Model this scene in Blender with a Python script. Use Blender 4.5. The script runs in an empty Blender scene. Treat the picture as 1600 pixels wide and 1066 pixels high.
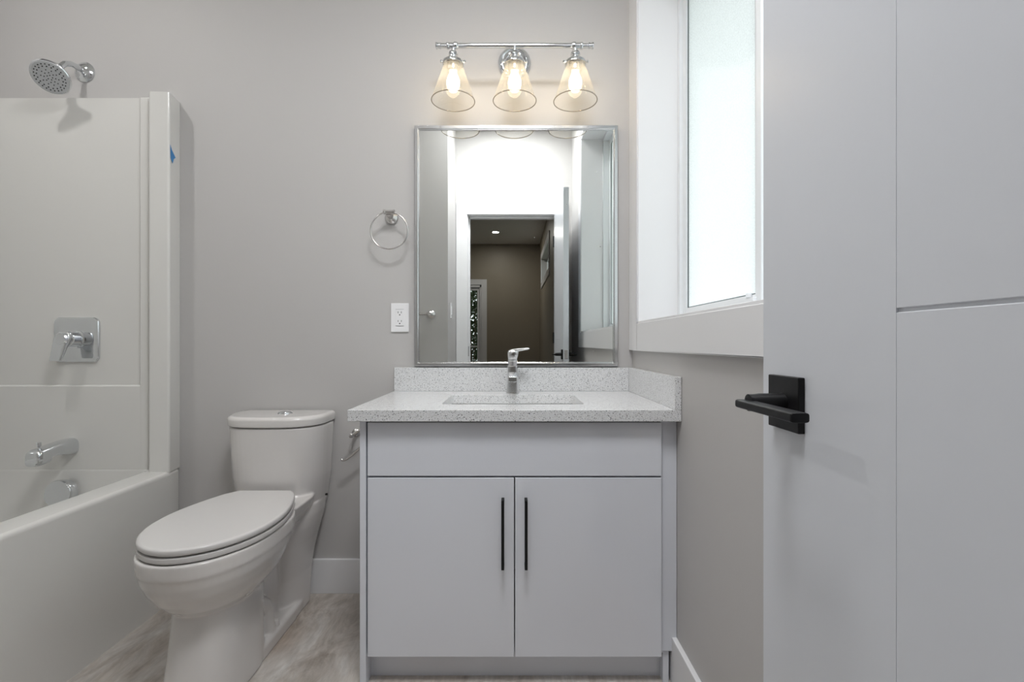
import bpy, bmesh, math, random
from mathutils import Vector, Matrix
PI = math.pi
random.seed(4)
S = bpy.context.scene
COL = S.collection

# ------------------------------------------------------------------ camera, world, exposure
D = 1.937            # distance from camera to the back wall
CH = 1.003           # camera height
cam = bpy.data.cameras.new('camera'); camo = bpy.data.objects.new('camera', cam); COL.objects.link(camo)
camo.location = (0, 0, CH); camo.rotation_euler = (PI/2, 0, 0)
cam.sensor_width = 36; cam.lens = 750/1600*36; cam.shift_y = 4/1600; cam.clip_start = 0.02
S.camera = camo
S.view_settings.view_transform = 'Standard'; S.view_settings.look = 'None'
S.view_settings.exposure = 0.31; S.view_settings.gamma = 1.0; S.view_settings.use_curve_mapping = False

w = bpy.data.worlds.new('World'); S.world = w; w.use_nodes = True
bg = w.node_tree.nodes['Background']
bg.inputs['Color'].default_value = (0.93, 0.965, 1.0, 1); bg.inputs['Strength'].default_value = 1.75

def area(name, loc, rot, sx, sy, power, color=(1, 1, 1), shape='RECTANGLE'):
    l = bpy.data.lights.new(name, 'AREA'); l.shape = shape; l.size = sx; l.size_y = sy
    l.energy = power; l.color = color
    o = bpy.data.objects.new(name, l); COL.objects.link(o); o.location = loc; o.rotation_euler = rot
    return o
def portal(name, loc, rot, sx, sy):
    o = area(name, loc, rot, sx, sy, 1); o.data.cycles.is_portal = True
portal('window_portal', (0.80, 1.18, 1.75), (0, PI/2, 0), 1.4, 1.4)
# unseen ceiling lamps added as fill (housings built below at the same places)
FILL_SPOTS = [(-0.55, 0.95, 2.778), (-1.70, 1.15, 2.778)]
FILL_LAMPS = [(*FILL_SPOTS[0], 1.0), (*FILL_SPOTS[1], 5.5)]
# unseen fill panel added over the entry, standing in for bounced flash
area('entry_fill_lamp', (-.02, .50, 2.735), (0, 0, 0), .48, .48, 21, (.97, .985, 1))
for i, (x, y, z, p) in enumerate(FILL_LAMPS):
    o = area('added_fill_lamp', (x, y, z-0.012), (0, 0, 0), .11, .11, p, (1, .985, .96), 'DISK')
o = area('bedroom_downlight_lamp', (-.255, -3.60, 2.728), (0, 0, 0), .09, .09, 6.3, (1, .95, .88), 'DISK')

# ------------------------------------------------------------------ materials
def nt(name):
    m = bpy.data.materials.new(name); m.use_nodes = True
    n = m.node_tree; return m, n, n.nodes['Principled BSDF']
def srgb(r, g, b):
    f = lambda c: (c/255/12.92) if c/255 <= .04045 else ((c/255+.055)/1.055)**2.4
    return (f(r), f(g), f(b), 1)
def mat(name, col, rough=.5, metal=0, bump=0, scale=80, coat=0, spec=.5, detail=3):
    m, n, p = nt(name)
    p.inputs['Base Color'].default_value = col; p.inputs['Roughness'].default_value = rough
    p.inputs['Metallic'].default_value = metal; p.inputs['Specular IOR Level'].default_value = spec
    if coat: p.inputs['Coat Weight'].default_value = coat; p.inputs['Coat Roughness'].default_value = .05
    tc = n.nodes.new('ShaderNodeTexCoord'); no = n.nodes.new('ShaderNodeTexNoise')
    no.inputs['Scale'].default_value = scale; no.inputs['Detail'].default_value = detail
    n.links.new(tc.outputs['Object'], no.inputs['Vector'])
    mr = n.nodes.new('ShaderNodeMapRange'); mr.inputs['To Min'].default_value = rough*.93; mr.inputs['To Max'].default_value = min(1, rough*1.07)
    n.links.new(no.outputs['Fac'], mr.inputs['Value']); n.links.new(mr.outputs['Result'], p.inputs['Roughness'])
    if bump:
        b = n.nodes.new('ShaderNodeBump'); b.inputs['Strength'].default_value = bump; b.inputs['Distance'].default_value = .001
        n.links.new(no.outputs['Fac'], b.inputs['Height']); n.links.new(b.outputs['Normal'], p.inputs['Normal'])
    return m
M = {}
M['wall'] = mat('wall_paint', srgb(187, 185, 184), .6, bump=.15, scale=180)
M['taupe'] = mat('taupe_paint', srgb(150, 141, 126), .45, bump=.15, scale=180)
M['ceiling'] = mat('ceiling_paint', srgb(232, 231, 228), .8)
M['trim'] = mat('trim_paint', srgb(226, 226, 228), .32)
M['door'] = mat('door_paint', srgb(214, 217, 223), .3, bump=.12, scale=60, detail=6)
M['cab'] = mat('cabinet_gloss', srgb(222, 225, 233), .16, coat=.5)
M['cabedge'] = mat('cabinet_satin', srgb(222, 225, 233), .4)
M['porcelain'] = mat('porcelain', srgb(214, 211, 209), .08, coat=.6)
M['sinkp'] = mat('sink_porcelain', srgb(228, 227, 226), .08, coat=.6)
M['fiber'] = mat('acrylic_gelcoat', srgb(214, 213, 210), .14, coat=.4)
M['seatp'] = mat('seat_plastic', srgb(206, 204, 203), .2)
M['chrome'] = mat('chrome', (.72, .74, .76, 1), .07, metal=1)
M['chrome_soft'] = mat('faucet_chrome', (.80, .81, .83, 1), .2, metal=1)
M['nickel'] = mat('brushed_nickel', (.62, .61, .60, 1), .22, metal=1)
M['mframe'] = mat('mirror_frame_metal', (.70, .71, .72, 1), .16, metal=1)
M['black'] = mat('black_matte_metal', (.005, .005, .006, 1), .42, spec=.28)
M['plastic'] = mat('white_plastic', srgb(236, 236, 238), .25)
M['dark'] = mat('dark_void', (.012, .012, .012, 1), .6)
M['tape'] = mat('blue_tape', srgb(58, 128, 186), .6)
M['vinyl'] = mat('window_vinyl', srgb(232, 235, 238), .3)
M['gasket'] = mat('window_gasket', srgb(70, 80, 82), .5)
M['foliage'] = mat('foliage', (.05, .085, .03, 1), .5)
M['bark'] = mat('bark', (.08, .05, .03, 1), .8)
M['outwall'] = mat('exterior_soffit', srgb(120, 132, 130), .8)
M['ground'] = mat('lawn', (.10, .12, .07, 1), .9)
M['spray'] = mat('spray_face', srgb(190, 192, 194), .35)

def mirror_mat():
    m, n, p = nt('mirror_glass')
    p.inputs['Base Color'].default_value = (.85, .87, .85, 1); p.inputs['Metallic'].default_value = 1; p.inputs['Roughness'].default_value = 0
    # a few specks of building dust
    tc = n.nodes.new('ShaderNodeTexCoord'); v = n.nodes.new('ShaderNodeTexVoronoi'); v.inputs['Scale'].default_value = 13
    n.links.new(tc.outputs['Object'], v.inputs['Vector'])
    lt = n.nodes.new('ShaderNodeMath'); lt.operation = 'LESS_THAN'; lt.inputs[1].default_value = .028
    n.links.new(v.outputs['Distance'], lt.inputs[0])
    sp = n.nodes.new('ShaderNodeMath'); sp.operation = 'MULTIPLY'; sp.inputs[1].default_value = .35
    n.links.new(lt.outputs[0], sp.inputs[0]); 
    df = n.nodes.new('ShaderNodeBsdfDiffuse'); df.inputs['Color'].default_value = (.85, .85, .8, 1)
    mx = n.nodes.new('ShaderNodeMixShader'); n.links.new(sp.outputs[0], mx.inputs[0])
    n.links.new(p.outputs[0], mx.inputs[1]); n.links.new(df.outputs[0], mx.inputs[2])
    n.links.new(mx.outputs[0], n.nodes['Material Output'].inputs['Surface'])
    return m
M['mirror'] = mirror_mat()

def quartz():
    m, n, p = nt('speckled_quartz')
    p.inputs['Roughness'].default_value = .12
    tc = n.nodes.new('ShaderNodeTexCoord')
    prev = None
    base = n.nodes.new('ShaderNodeRGB'); base.outputs[0].default_value = srgb(218, 219, 221); prev = base.outputs[0]
    for sc, th, col in ((240, .17, srgb(128, 130, 134)), (400, .18, srgb(170, 168, 164)), (150, .115, srgb(88, 92, 98)), (330, .15, srgb(250, 250, 250))):
        mp = n.nodes.new('ShaderNodeMapping'); mp.inputs['Location'].default_value = (sc*.013, sc*.007, sc*.003)
        n.links.new(tc.outputs['Object'], mp.inputs['Vector'])
        v = n.nodes.new('ShaderNodeTexVoronoi'); v.inputs['Scale'].default_value = sc; n.links.new(mp.outputs[0], v.inputs['Vector'])
        sep = n.nodes.new('ShaderNodeSeparateColor'); n.links.new(v.outputs['Color'], sep.inputs[0])
        a = n.nodes.new('ShaderNodeMath'); a.operation = 'MULTIPLY'; a.inputs[1].default_value = th*2.2
        n.links.new(sep.outputs[0], a.inputs[0])
        lt = n.nodes.new('ShaderNodeMath'); lt.operation = 'LESS_THAN'
        n.links.new(v.outputs['Distance'], lt.inputs[0]); n.links.new(a.outputs[0], lt.inputs[1])
        mx = n.nodes.new('ShaderNodeMix'); mx.data_type = 'RGBA'
        n.links.new(lt.outputs[0], mx.inputs[0]); n.links.new(prev, mx.inputs[6]); mx.inputs[7].default_value = col
        prev = mx.outputs[2]
    n.links.new(prev, p.inputs['Base Color'])
    return m
M['quartz'] = quartz()

def floor_mat():
    m, n, p = nt('stone_look_vinyl')
    p.inputs['Roughness'].default_value = .38
    tc = n.nodes.new('ShaderNodeTexCoord')
    mp = n.nodes.new('ShaderNodeMapping'); mp.inputs['Scale'].default_value = (2.2, .9, 1); mp.inputs['Rotation'].default_value = (0, 0, .35)
    n.links.new(tc.outputs['Object'], mp.inputs['Vector'])
    a = n.nodes.new('ShaderNodeTexNoise'); a.inputs['Scale'].default_value = 5; a.inputs['Detail'].default_value = 8; a.inputs['Roughness'].default_value = .68; a.inputs['Distortion'].default_value = .8
    n.links.new(mp.outputs[0], a.inputs['Vector'])
    r = n.nodes.new('ShaderNodeValToRGB'); e = r.color_ramp.elements
    e[0].position = .30; e[0].color = srgb(150, 140, 130); e[1].position = .70; e[1].color = srgb(212, 209, 205)
    k = e.new(.47); k.color = srgb(184, 176, 168)
    n.links.new(a.outputs['Fac'], r.inputs[0])
    b = n.nodes.new('ShaderNodeTexNoise'); b.inputs['Scale'].default_value = 1.9; b.inputs['Detail'].default_value = 4
    n.links.new(tc.outputs['Object'], b.inputs['Vector'])
    r2 = n.nodes.new('ShaderNodeValToRGB'); r2.color_ramp.elements[0].position = .52; r2.color_ramp.elements[1].position = .72
    r2.color_ramp.elements[0].color = (0, 0, 0, 1); r2.color_ramp.elements[1].color = (.45, .45, .45, 1)
    n.links.new(b.outputs['Fac'], r2.inputs[0])
    mx = n.nodes.new('ShaderNodeMix'); mx.data_type = 'RGBA'; n.links.new(r2.outputs[0], mx.inputs[0])
    n.links.new(r.outputs[0], mx.inputs[6]); mx.inputs[7].default_value = srgb(172, 146, 122)
    # fine streaks
    mp2 = n.nodes.new('ShaderNodeMapping'); mp2.inputs['Scale'].default_value = (60, 14, 1); mp2.inputs['Rotation'].default_value = (0, 0, .6)
    n.links.new(tc.outputs['Object'], mp2.inputs['Vector'])
    c = n.nodes.new('ShaderNodeTexNoise'); c.inputs['Scale'].default_value = 1.2; c.inputs['Detail'].default_value = 5; n.links.new(mp2.outputs[0], c.inputs['Vector'])
    mr = n.nodes.new('ShaderNodeMapRange'); mr.inputs['From Min'].default_value = .3; mr.inputs['From Max'].default_value = .7; mr.inputs['To Min'].default_value = .86; mr.inputs['To Max'].default_value = 1.08
    n.links.new(c.outputs['Fac'], mr.inputs['Value'])
    mm = n.nodes.new('ShaderNodeMix'); mm.data_type = 'RGBA'; mm.blend_type = 'MULTIPLY'; mm.inputs[0].default_value = 1
    n.links.new(mx.outputs[2], mm.inputs[6]); n.links.new(mr.outputs[0], mm.inputs[7])
    n.links.new(mm.outputs[2], p.inputs['Base Color'])
    return m
M['floor'] = floor_mat()

def frosted():
    m, n, p = nt('obscure_glass'); n.nodes.remove(p)
    tr = n.nodes.new('ShaderNodeBsdfTransparent'); tr.inputs['Color'].default_value = (.90, .93, .925, 1)
    tl = n.nodes.new('ShaderNodeBsdfTranslucent'); tl.inputs['Color'].default_value = (.92, .945, .94, 1)
    gl = n.nodes.new('ShaderNodeBsdfGlossy'); gl.inputs['Roughness'].default_value = .25; gl.inputs['Color'].default_value = (1, 1, 1, 1)
    no = n.nodes.new('ShaderNodeTexNoise'); no.inputs['Scale'].default_value = 260; no.inputs['Detail'].default_value = 2
    tc = n.nodes.new('ShaderNodeTexCoord'); n.links.new(tc.outputs['Object'], no.inputs['Vector'])
    bp = n.nodes.new('ShaderNodeBump'); bp.inputs['Strength'].default_value = .6; bp.inputs['Distance'].default_value = .001
    n.links.new(no.outputs['Fac'], bp.inputs['Height'])
    for q in (tl, gl): n.links.new(bp.outputs[0], q.inputs['Normal'])
    mr = n.nodes.new('ShaderNodeMapRange'); mr.inputs['From Min'].default_value = .35; mr.inputs['From Max'].default_value = .65
    mr.inputs['To Min'].default_value = .72; mr.inputs['To Max'].default_value = .88
    n.links.new(no.outputs['Fac'], mr.inputs['Value'])
    a = n.nodes.new('ShaderNodeMixShader'); n.links.new(mr.outputs[0], a.inputs[0])
    n.links.new(tr.outputs[0], a.inputs[1]); n.links.new(tl.outputs[0], a.inputs[2])
    b = n.nodes.new('ShaderNodeMixShader'); b.inputs[0].default_value = .06
    n.links.new(a.outputs[0], b.inputs[1]); n.links.new(gl.outputs[0], b.inputs[2])
    n.links.new(b.outputs[0], n.nodes['Material Output'].inputs['Surface'])
    return m
M['frost'] = frosted()

def thin_glass(name, tint=(.97, .97, .96, 1), haze=.05, lo=.04, hi=.55, blend=.25):
    m, n, p = nt(name); n.nodes.remove(p)
    tr = n.nodes.new('ShaderNodeBsdfTransparent'); tr.inputs['Color'].default_value = tint
    gl = n.nodes.new('ShaderNodeBsdfGlossy'); gl.inputs['Roughness'].default_value = .02
    tl = n.nodes.new('ShaderNodeBsdfTranslucent'); tl.inputs['Color'].default_value = (1, .95, .86, 1)
    lw = n.nodes.new('ShaderNodeLayerWeight'); lw.inputs['Blend'].default_value = blend
    mr = n.nodes.new('ShaderNodeMapRange'); mr.inputs['To Min'].default_value = lo; mr.inputs['To Max'].default_value = hi
    n.links.new(lw.outputs['Facing'], mr.inputs['Value'])
    a = n.nodes.new('ShaderNodeMixShader'); a.inputs[0].default_value = haze
    n.links.new(tr.outputs[0], a.inputs[1]); n.links.new(tl.outputs[0], a.inputs[2])
    b = n.nodes.new('ShaderNodeMixShader'); n.links.new(mr.outputs[0], b.inputs[0])
    n.links.new(a.outputs[0], b.inputs[1]); n.links.new(gl.outputs[0], b.inputs[2])
    n.links.new(b.outputs[0], n.nodes['Material Output'].inputs['Surface'])
    return m
M['shade'] = thin_glass('shade_glass', (.985, .98, .965, 1), haze=.19, hi=.28, blend=.2)
M['rim'] = thin_glass('shade_rim_glass', (.50, .44, .36, 1), haze=.12, lo=.2, hi=.7)
M['clear'] = thin_glass('clear_glass', (.93, .96, .95, 1), haze=.0, hi=.3)
def emis(name, col, s):
    m, n, p = nt(name); n.nodes.remove(p)
    e = n.nodes.new('ShaderNodeEmission'); e.inputs['Color'].default_value = col; e.inputs['Strength'].default_value = s
    n.links.new(e.outputs[0], n.nodes['Material Output'].inputs['Surface']); return m
M['filament'] = emis('bulb_glow', (1, .84, .58, 1), 9)
M['lens'] = emis('downlight_glow', (1, .95, .88, 1), 3)

# ------------------------------------------------------------------ mesh builder
class MB:
    def __init__(s): s.v = []; s.f = []; s.mi = []; s.cur = 0
    def box(s, x0, x1, y0, y1, z0, z1):
        b = len(s.v)
        s.v += [(x0,y0,z0),(x1,y0,z0),(x1,y1,z0),(x0,y1,z0),(x0,y0,z1),(x1,y0,z1),(x1,y1,z1),(x0,y1,z1)]
        for q in ((0,3,2,1),(4,5,6,7),(0,1,5,4),(1,2,6,5),(2,3,7,6),(3,0,4,7)): s.face([b+i for i in q])
        return s
    def face(s, q): s.f.append(tuple(q)); s.mi.append(s.cur)
    def loft(s, rings, cap0=True, cap1=True, closed=True):
        b = len(s.v); n = len(rings[0])
        for r in rings: s.v += [tuple(p) for p in r]
        for i in range(len(rings)-1):
            for j in range(n if closed else n-1):
                k = (j+1) % n
                s.face((b+i*n+j, b+i*n+k, b+(i+1)*n+k, b+(i+1)*n+j))
        if cap0: s.face([b+j for j in range(n)][::-1])
        if cap1: s.face([b+(len(rings)-1)*n+j for j in range(n)])
        return s
    def lathe(s, prof, o, axis=(0,0,1), seg=40, cap0=True, cap1=True):
        q = Vector((0,0,1)).rotation_difference(Vector(axis).normalized()); o = Vector(o); rs = []
        for r, h in prof:
            r = max(r, 1e-5)
            rs.append([o + q @ Vector((r*math.cos(2*PI*j/seg), r*math.sin(2*PI*j/seg), h)) for j in range(seg)])
        return s.loft(rs, cap0, cap1)
    def cyl(s, p0, p1, r0, r1=None, seg=32):
        p0 = Vector(p0); p1 = Vector(p1); d = p1-p0
        return s.lathe([(r0, 0), (r0 if r1 is None else r1, d.length)], p0, d, seg)
    def tube(s, path, r, seg=16, closed=False, up=None):
        P = [Vector(p) for p in path]; n = len(P); rs = []; prev = None
        for i in range(n):
            if closed: t = (P[(i+1) % n]-P[i-1]).normalized()
            else: t = (P[min(i+1, n-1)]-P[max(i-1, 0)]).normalized()
            if prev is None:
                a = Vector((0,0,1)) if abs(t.z) < .9 else Vector((1,0,0)); nx = t.cross(a).normalized()
            else: nx = (prev - t*prev.dot(t)).normalized()
            prev = nx; ny = t.cross(nx); rr = r[i] if isinstance(r, (list, tuple)) else r
            rs.append([P[i] + nx*rr*math.cos(2*PI*j/seg) + ny*rr*math.sin(2*PI*j/seg) for j in range(seg)])
        if closed: rs.append(rs[0])
        return s.loft(rs, not closed, not closed)

def world_origin(o):
    v = Vector((0,0,0))
    while o is not None: v += o.location; o = o.parent
    return v
def obj(name, mb, m, parent=None, smooth=False, bevel=0, seg=2, origin=None, label=None, angle=35):
    me = bpy.data.meshes.new(name)
    vs = [Vector(v) for v in mb.v]
    if parent is not None: org = world_origin(parent)
    elif origin is not None: org = Vector(origin)
    else:
        xs = [v.x for v in vs]; ys = [v.y for v in vs]; zs = [v.z for v in vs]
        org = Vector(((min(xs)+max(xs))/2, (min(ys)+max(ys))/2, min(zs)))
    me.from_pydata([tuple(v-org) for v in vs], [], mb.f)
    ms = m if isinstance(m, (list, tuple)) else [m]
    for q in ms: me.materials.append(q)
    for p, i in zip(me.polygons, mb.mi): p.material_index = i
    bm = bmesh.new(); bm.from_mesh(me); bmesh.ops.remove_doubles(bm, verts=bm.verts, dist=1e-6)
    bmesh.ops.recalc_face_normals(bm, faces=bm.faces); bm.to_mesh(me); bm.free()
    o = bpy.data.objects.new(name, me); COL.objects.link(o)
    if parent is not None: o.parent = parent
    else: o.location = org
    if smooth and not bevel:
        wn = o.modifiers.new('weighted_normal', 'WEIGHTED_NORMAL'); wn.keep_sharp = True
    if smooth or bevel:
        for p in me.polygons: p.use_smooth = True
        me.set_sharp_from_angle(angle=math.radians(angle))
    if bevel:
        b = o.modifiers.new('bevel', 'BEVEL'); b.width = bevel; b.segments = seg; b.limit_method = 'ANGLE'; b.angle_limit = math.radians(35)
        b.harden_normals = True
        for p in me.polygons: p.use_smooth = True
    if label: o['label'] = label
    return o
def struct(o): o['kind'] = 'structure'; return o
def thing(name, label, cat, loc, group=None):
    o = bpy.data.objects.new(name, None); COL.objects.link(o); o.location = loc; o.empty_display_size = .05
    o['label'] = label; o['category'] = cat
    if group: o['group'] = group
    return o
def tag(o, label, cat, group=None):
    o['label'] = label; o['category'] = cat
    if group: o['group'] = group
    return o
def B(*a): return MB().box(*a)

# ------------------------------------------------------------------ setting
XR = 0.486          # right wall
CF = 0.472          # face of the window casing
HZ = 2.79           # ceiling
FY = -0.06          # bathroom face of the doorway wall
YB = -4.55          # bedroom back wall
EX = -0.457         # wall beside the entry
struct(obj('floor', B(-3.4, 0.66, YB-.15, D+.15, -.06, 0), M['floor']))
struct(obj('ceiling_bathroom', B(-2.35, 0.66, FY-.14, D+.15, HZ, HZ+.08), M['ceiling']))
struct(obj('ceiling_bedroom', B(-3.4, 0.66, YB-.15, FY-.14, 2.743, 2.82), M['ceiling']))
struct(obj('wall_back', B(-2.35, 0.66, D, D+.14, 0, HZ), M['wall']))
struct(obj('wall_left', B(-2.35, -2.14, -.20, D, 0, HZ), M['wall']))
# right wall with the two window openings
WY0, WY1, WZ0, WZ1 = 0.53, 1.822, 1.075, 2.42      # bathroom window opening
TY0, TY1, TZ0, TZ1 = -3.90, -2.35, 1.98, 2.36      # bedroom transom opening
b = MB(); T = .66
b.box(XR, T, WY1, D, 0, HZ); b.box(XR, T, WY0, WY1, 0, WZ0); b.box(XR, T, WY0, WY1, WZ1, HZ); b.box(XR, T, TY1, WY0, 0, HZ)
b.box(XR, T, TY0, TY1, 0, TZ0); b.box(XR, T, TY0, TY1, TZ1, HZ); b.box(XR, T, YB, TY0, 0, HZ)
struct(obj('wall_right', b, M['wall']))
# block between tub alcove and entry
struct(obj('wall_entry', B(-2.14, EX, FY, 0.428, 0, HZ), M['wall']))
# doorway wall
OX0, OX1, OZ = -0.357, 0.355, 2.045
b = MB(); b.box(-2.14, OX0-.02, FY-.13, FY, 0, HZ); b.box(OX1+.02, XR, FY-.13, FY, 0, HZ); b.box(OX0-.02, OX1+.02, FY-.13, FY, OZ+.02, HZ)
struct(obj('wall_front', b, M['wall']))
b = MB(); b.box(OX0-.02, OX0, FY-.13, FY, 0, OZ+.02); b.box(OX1, OX1+.02, FY-.13, FY, 0, OZ+.02); b.box(OX0, OX1, FY-.13, FY, OZ, OZ+.02)
b.box(OX0, OX0+.012, FY-.085, FY-.045, 0, OZ); b.box(OX0, OX1, FY-.085, FY-.045, OZ-.012, OZ)
struct(obj('trim_1', b, M['trim'], bevel=.001, seg=1))
b = MB(); b.box(OX0-.097, OX0-.005, FY, FY+.016, 0, OZ+.097); b.box(OX1+.005, OX1+.097, FY, FY+.016, 0, OZ+.097); b.box(OX0-.097, OX1+.097, FY, FY+.018, OZ+.005, OZ+.097)
struct(obj('trim_2', b, M['trim'], bevel=.002))
# bedroom shell
GX0, GX1, GZ = -0.98, -0.535, 2.03
b = MB(); b.box(-3.4, GX0, YB-.14, YB, 0, 2.743); b.box(GX1, XR, YB-.14, YB, 0, 2.743); b.box(GX0, GX1, YB-.14, YB, GZ, 2.743)
struct(obj('wall_bedroom', b, M['taupe']))
struct(obj('wall_bedroom_left', B(-3.4, -3.2, YB, FY-.13, 0, 2.743), M['taupe']))
b = MB(); b.box(-3.2, OX0-.1, FY-.135, FY-.13, 0, 2.743); b.box(OX1+.1, XR, FY-.135, FY-.13, 0, 2.743)
struct(obj('wall_bedroom_front', b, M['taupe']))
b = MB(); b.box(XR-.003, XR, YB, TY0, 0, 2.743); b.box(XR-.003, XR, TY1, FY-.135, 0, 2.743); b.box(XR-.003, XR, TY0, TY1, 0, TZ0); b.box(XR-.003, XR, TY0, TY1, TZ1, 2.743)
struct(obj('wall_bedroom_right', b, M['taupe']))
# baseboards
struct(obj('baseboard_back', B(-1.315, -0.447, D-.014, D, 0, .137), M['trim'], bevel=.002))
struct(obj('baseboard_right', B(XR-.015, XR, .0, 1.462, 0, .137), M['trim'], bevel=.002))
struct(obj('baseboard_entry', B(EX, EX+.014, FY, .4275, 0, .137), M['trim'], bevel=.002))

# bathroom window
def window():
    r = bpy.data.objects.new('window_1', None); COL.objects.link(r); r.location = (.6, 1.18, WZ0); struct(r)
    c = MB()
    c.box(CF, XR, WY1-.004, D, WZ0-.098, WZ1+.095)          # casing far
    c.box(CF, XR, WY0-.095, WY0+.004, WZ0-.098, WZ1+.095)
    c.box(CF, XR, WY0+.004, WY1-.004, WZ0-.098, WZ0+.004); c.box(CF, XR, WY0+.004, WY1-.004, WZ1-.004, WZ1+.095)
    obj('window_casing', c, M['trim'], r, bevel=.0012, seg=1)
    j = MB(); jd = .625; t = .012
    j.box(XR-.01, jd, WY1-t, WY1, WZ0, WZ1); j.box(XR-.01, jd, WY0, WY0+t, WZ0, WZ1); j.box(XR-.01, jd, WY0, WY1, WZ0, WZ0+t); j.box(XR-.01, jd, WY0, WY1, WZ1-t, WZ1)
    obj('window_jamb', j, M['trim'], r, bevel=.001, seg=1)
    f = MB()
    def ring(x0, x1, y0, y1, z0, z1, wd):
        f.box(x0, x1, y0, y0+wd, z0, z1); f.box(x0, x1, y1-wd, y1, z0, z1); f.box(x0, x1, y0+wd, y1-wd, z0, z0+wd); f.box(x0, x1, y0+wd, y1-wd, z1-wd, z1)
    ring(.625, .70, WY0, WY1, WZ0, WZ1, .028)
    obj('window_frame', f, M['vinyl'], r, bevel=.002)
    mid = 1.250
    for (y0, y1, x) in ((mid-.02, WY1-.028, .652), (WY0+.028, mid+.02, .680)):
        f = MB(); ring(x-.014, x+.012, y0, y1, WZ0+.028, WZ1-.028, .030)
        s = obj('window_sash', f, M['vinyl'], r, bevel=.002)
        g = MB(); ring2 = .030
        obj('window_pane', B(x-.003, x+.001, y0+.028, y1-.028, WZ0+.056, WZ1-.056), M['frost'], s)
        f = MB(); ring(x-.006, x-.0035, y0+.0295, y1-.0295, WZ0+.0575, WZ1-.0575, .0045)
        obj('window_gasket', f, M['gasket'], s)
    k = MB(); k.box(.628, .638, mid+.0, mid+.05, WZ0+.03, WZ0+.05); k.cyl((.632, mid+.03, WZ0+.05), (.632, mid+.03, WZ0+.062), .008)
    obj('window_latch', k, M['vinyl'], r, bevel=.002)
window()
# bedroom transom window
r = bpy.data.objects.new('window_2', None); COL.objects.link(r); r.location = (.6, -3.1, TZ0); struct(r)
c = MB(); q = .085
c.box(XR-.018, XR-.003, TY0-q, TY0, TZ0-q, TZ1+q); c.box(XR-.018, XR-.003, TY1, TY1+q, TZ0-q, TZ1+q); c.box(XR-.018, XR-.003, TY0, TY1, TZ0-q, TZ0); c.box(XR-.018, XR-.003, TY0, TY1, TZ1, TZ1+q)
obj('window_casing', c, M['trim'], r, bevel=.001, seg=1)
c = MB(); x0, x1 = .56, .62; q = .04
c.box(x0, x1, TY0, TY0+q, TZ0, TZ1); c.box(x0, x1, TY1-q, TY1, TZ0, TZ1); c.box(x0, x1, TY0, TY1, TZ0, TZ0+q); c.box(x0, x1, TY0, TY1, TZ1-q, TZ1)
obj('window_frame', c, M['vinyl'], r, bevel=.002)
obj('window_pane', B(.588, .592, TY0+.035, TY1-.035, TZ0+.035, TZ1-.035), M['clear'], r)
# glazed patio door at the far end of the bedroom
r = bpy.data.objects.new('door_2', None); COL.objects.link(r); r.location = (-.757, YB-.05, 0); struct(r)
c = MB(); q = .095
c.box(GX0-q, GX0, YB, YB+.016, 0, GZ+q); c.box(GX1, GX1+q, YB, YB+.016, 0, GZ+q); c.box(GX0, GX1, YB, YB+.016, GZ, GZ+q)
obj('door_casing', c, M['trim'], r, bevel=.002)
c = MB(); y0, y1 = YB-.09, YB-.04
c.box(GX0, GX0+.035, YB-.14, YB, 0, GZ); c.box(GX1-.03, GX1, YB-.14, YB, 0, GZ); c.box(GX0, GX1, YB-.14, YB, GZ-.04, GZ)
obj('door_jamb', c, M['trim'], r, bevel=.002)
c = MB(); c.box(GX0+.035, GX0+.08, y0, y1, .01, GZ-.04); c.box(GX1-.075, GX1-.03, y0, y1, .01, GZ-.04); c.box(GX0+.08, GX1-.075, y0, y1, GZ-.09, GZ-.04); c.box(GX0+.08, GX1-.075, y0, y1, .01, .20); c.box(GX0+.08, GX1-.075, y0, y1, .94, .965)
obj('door_frame', c, M['trim'], r, bevel=.002)
obj('door_glass', B(GX0+.078, GX1-.073, YB-.067, YB-.063, .19, GZ-.085), M['clear'], r)

# outside: lawn, deep roof overhang, shrub
struct(obj('trim_soffit', B(.66, 1.25, -5.2, 2.6, 2.50, 2.56), M['outwall']))
struct(obj('ground', B(-9, 9, -12, 9, -.30, -.22), M['ground']))

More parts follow.
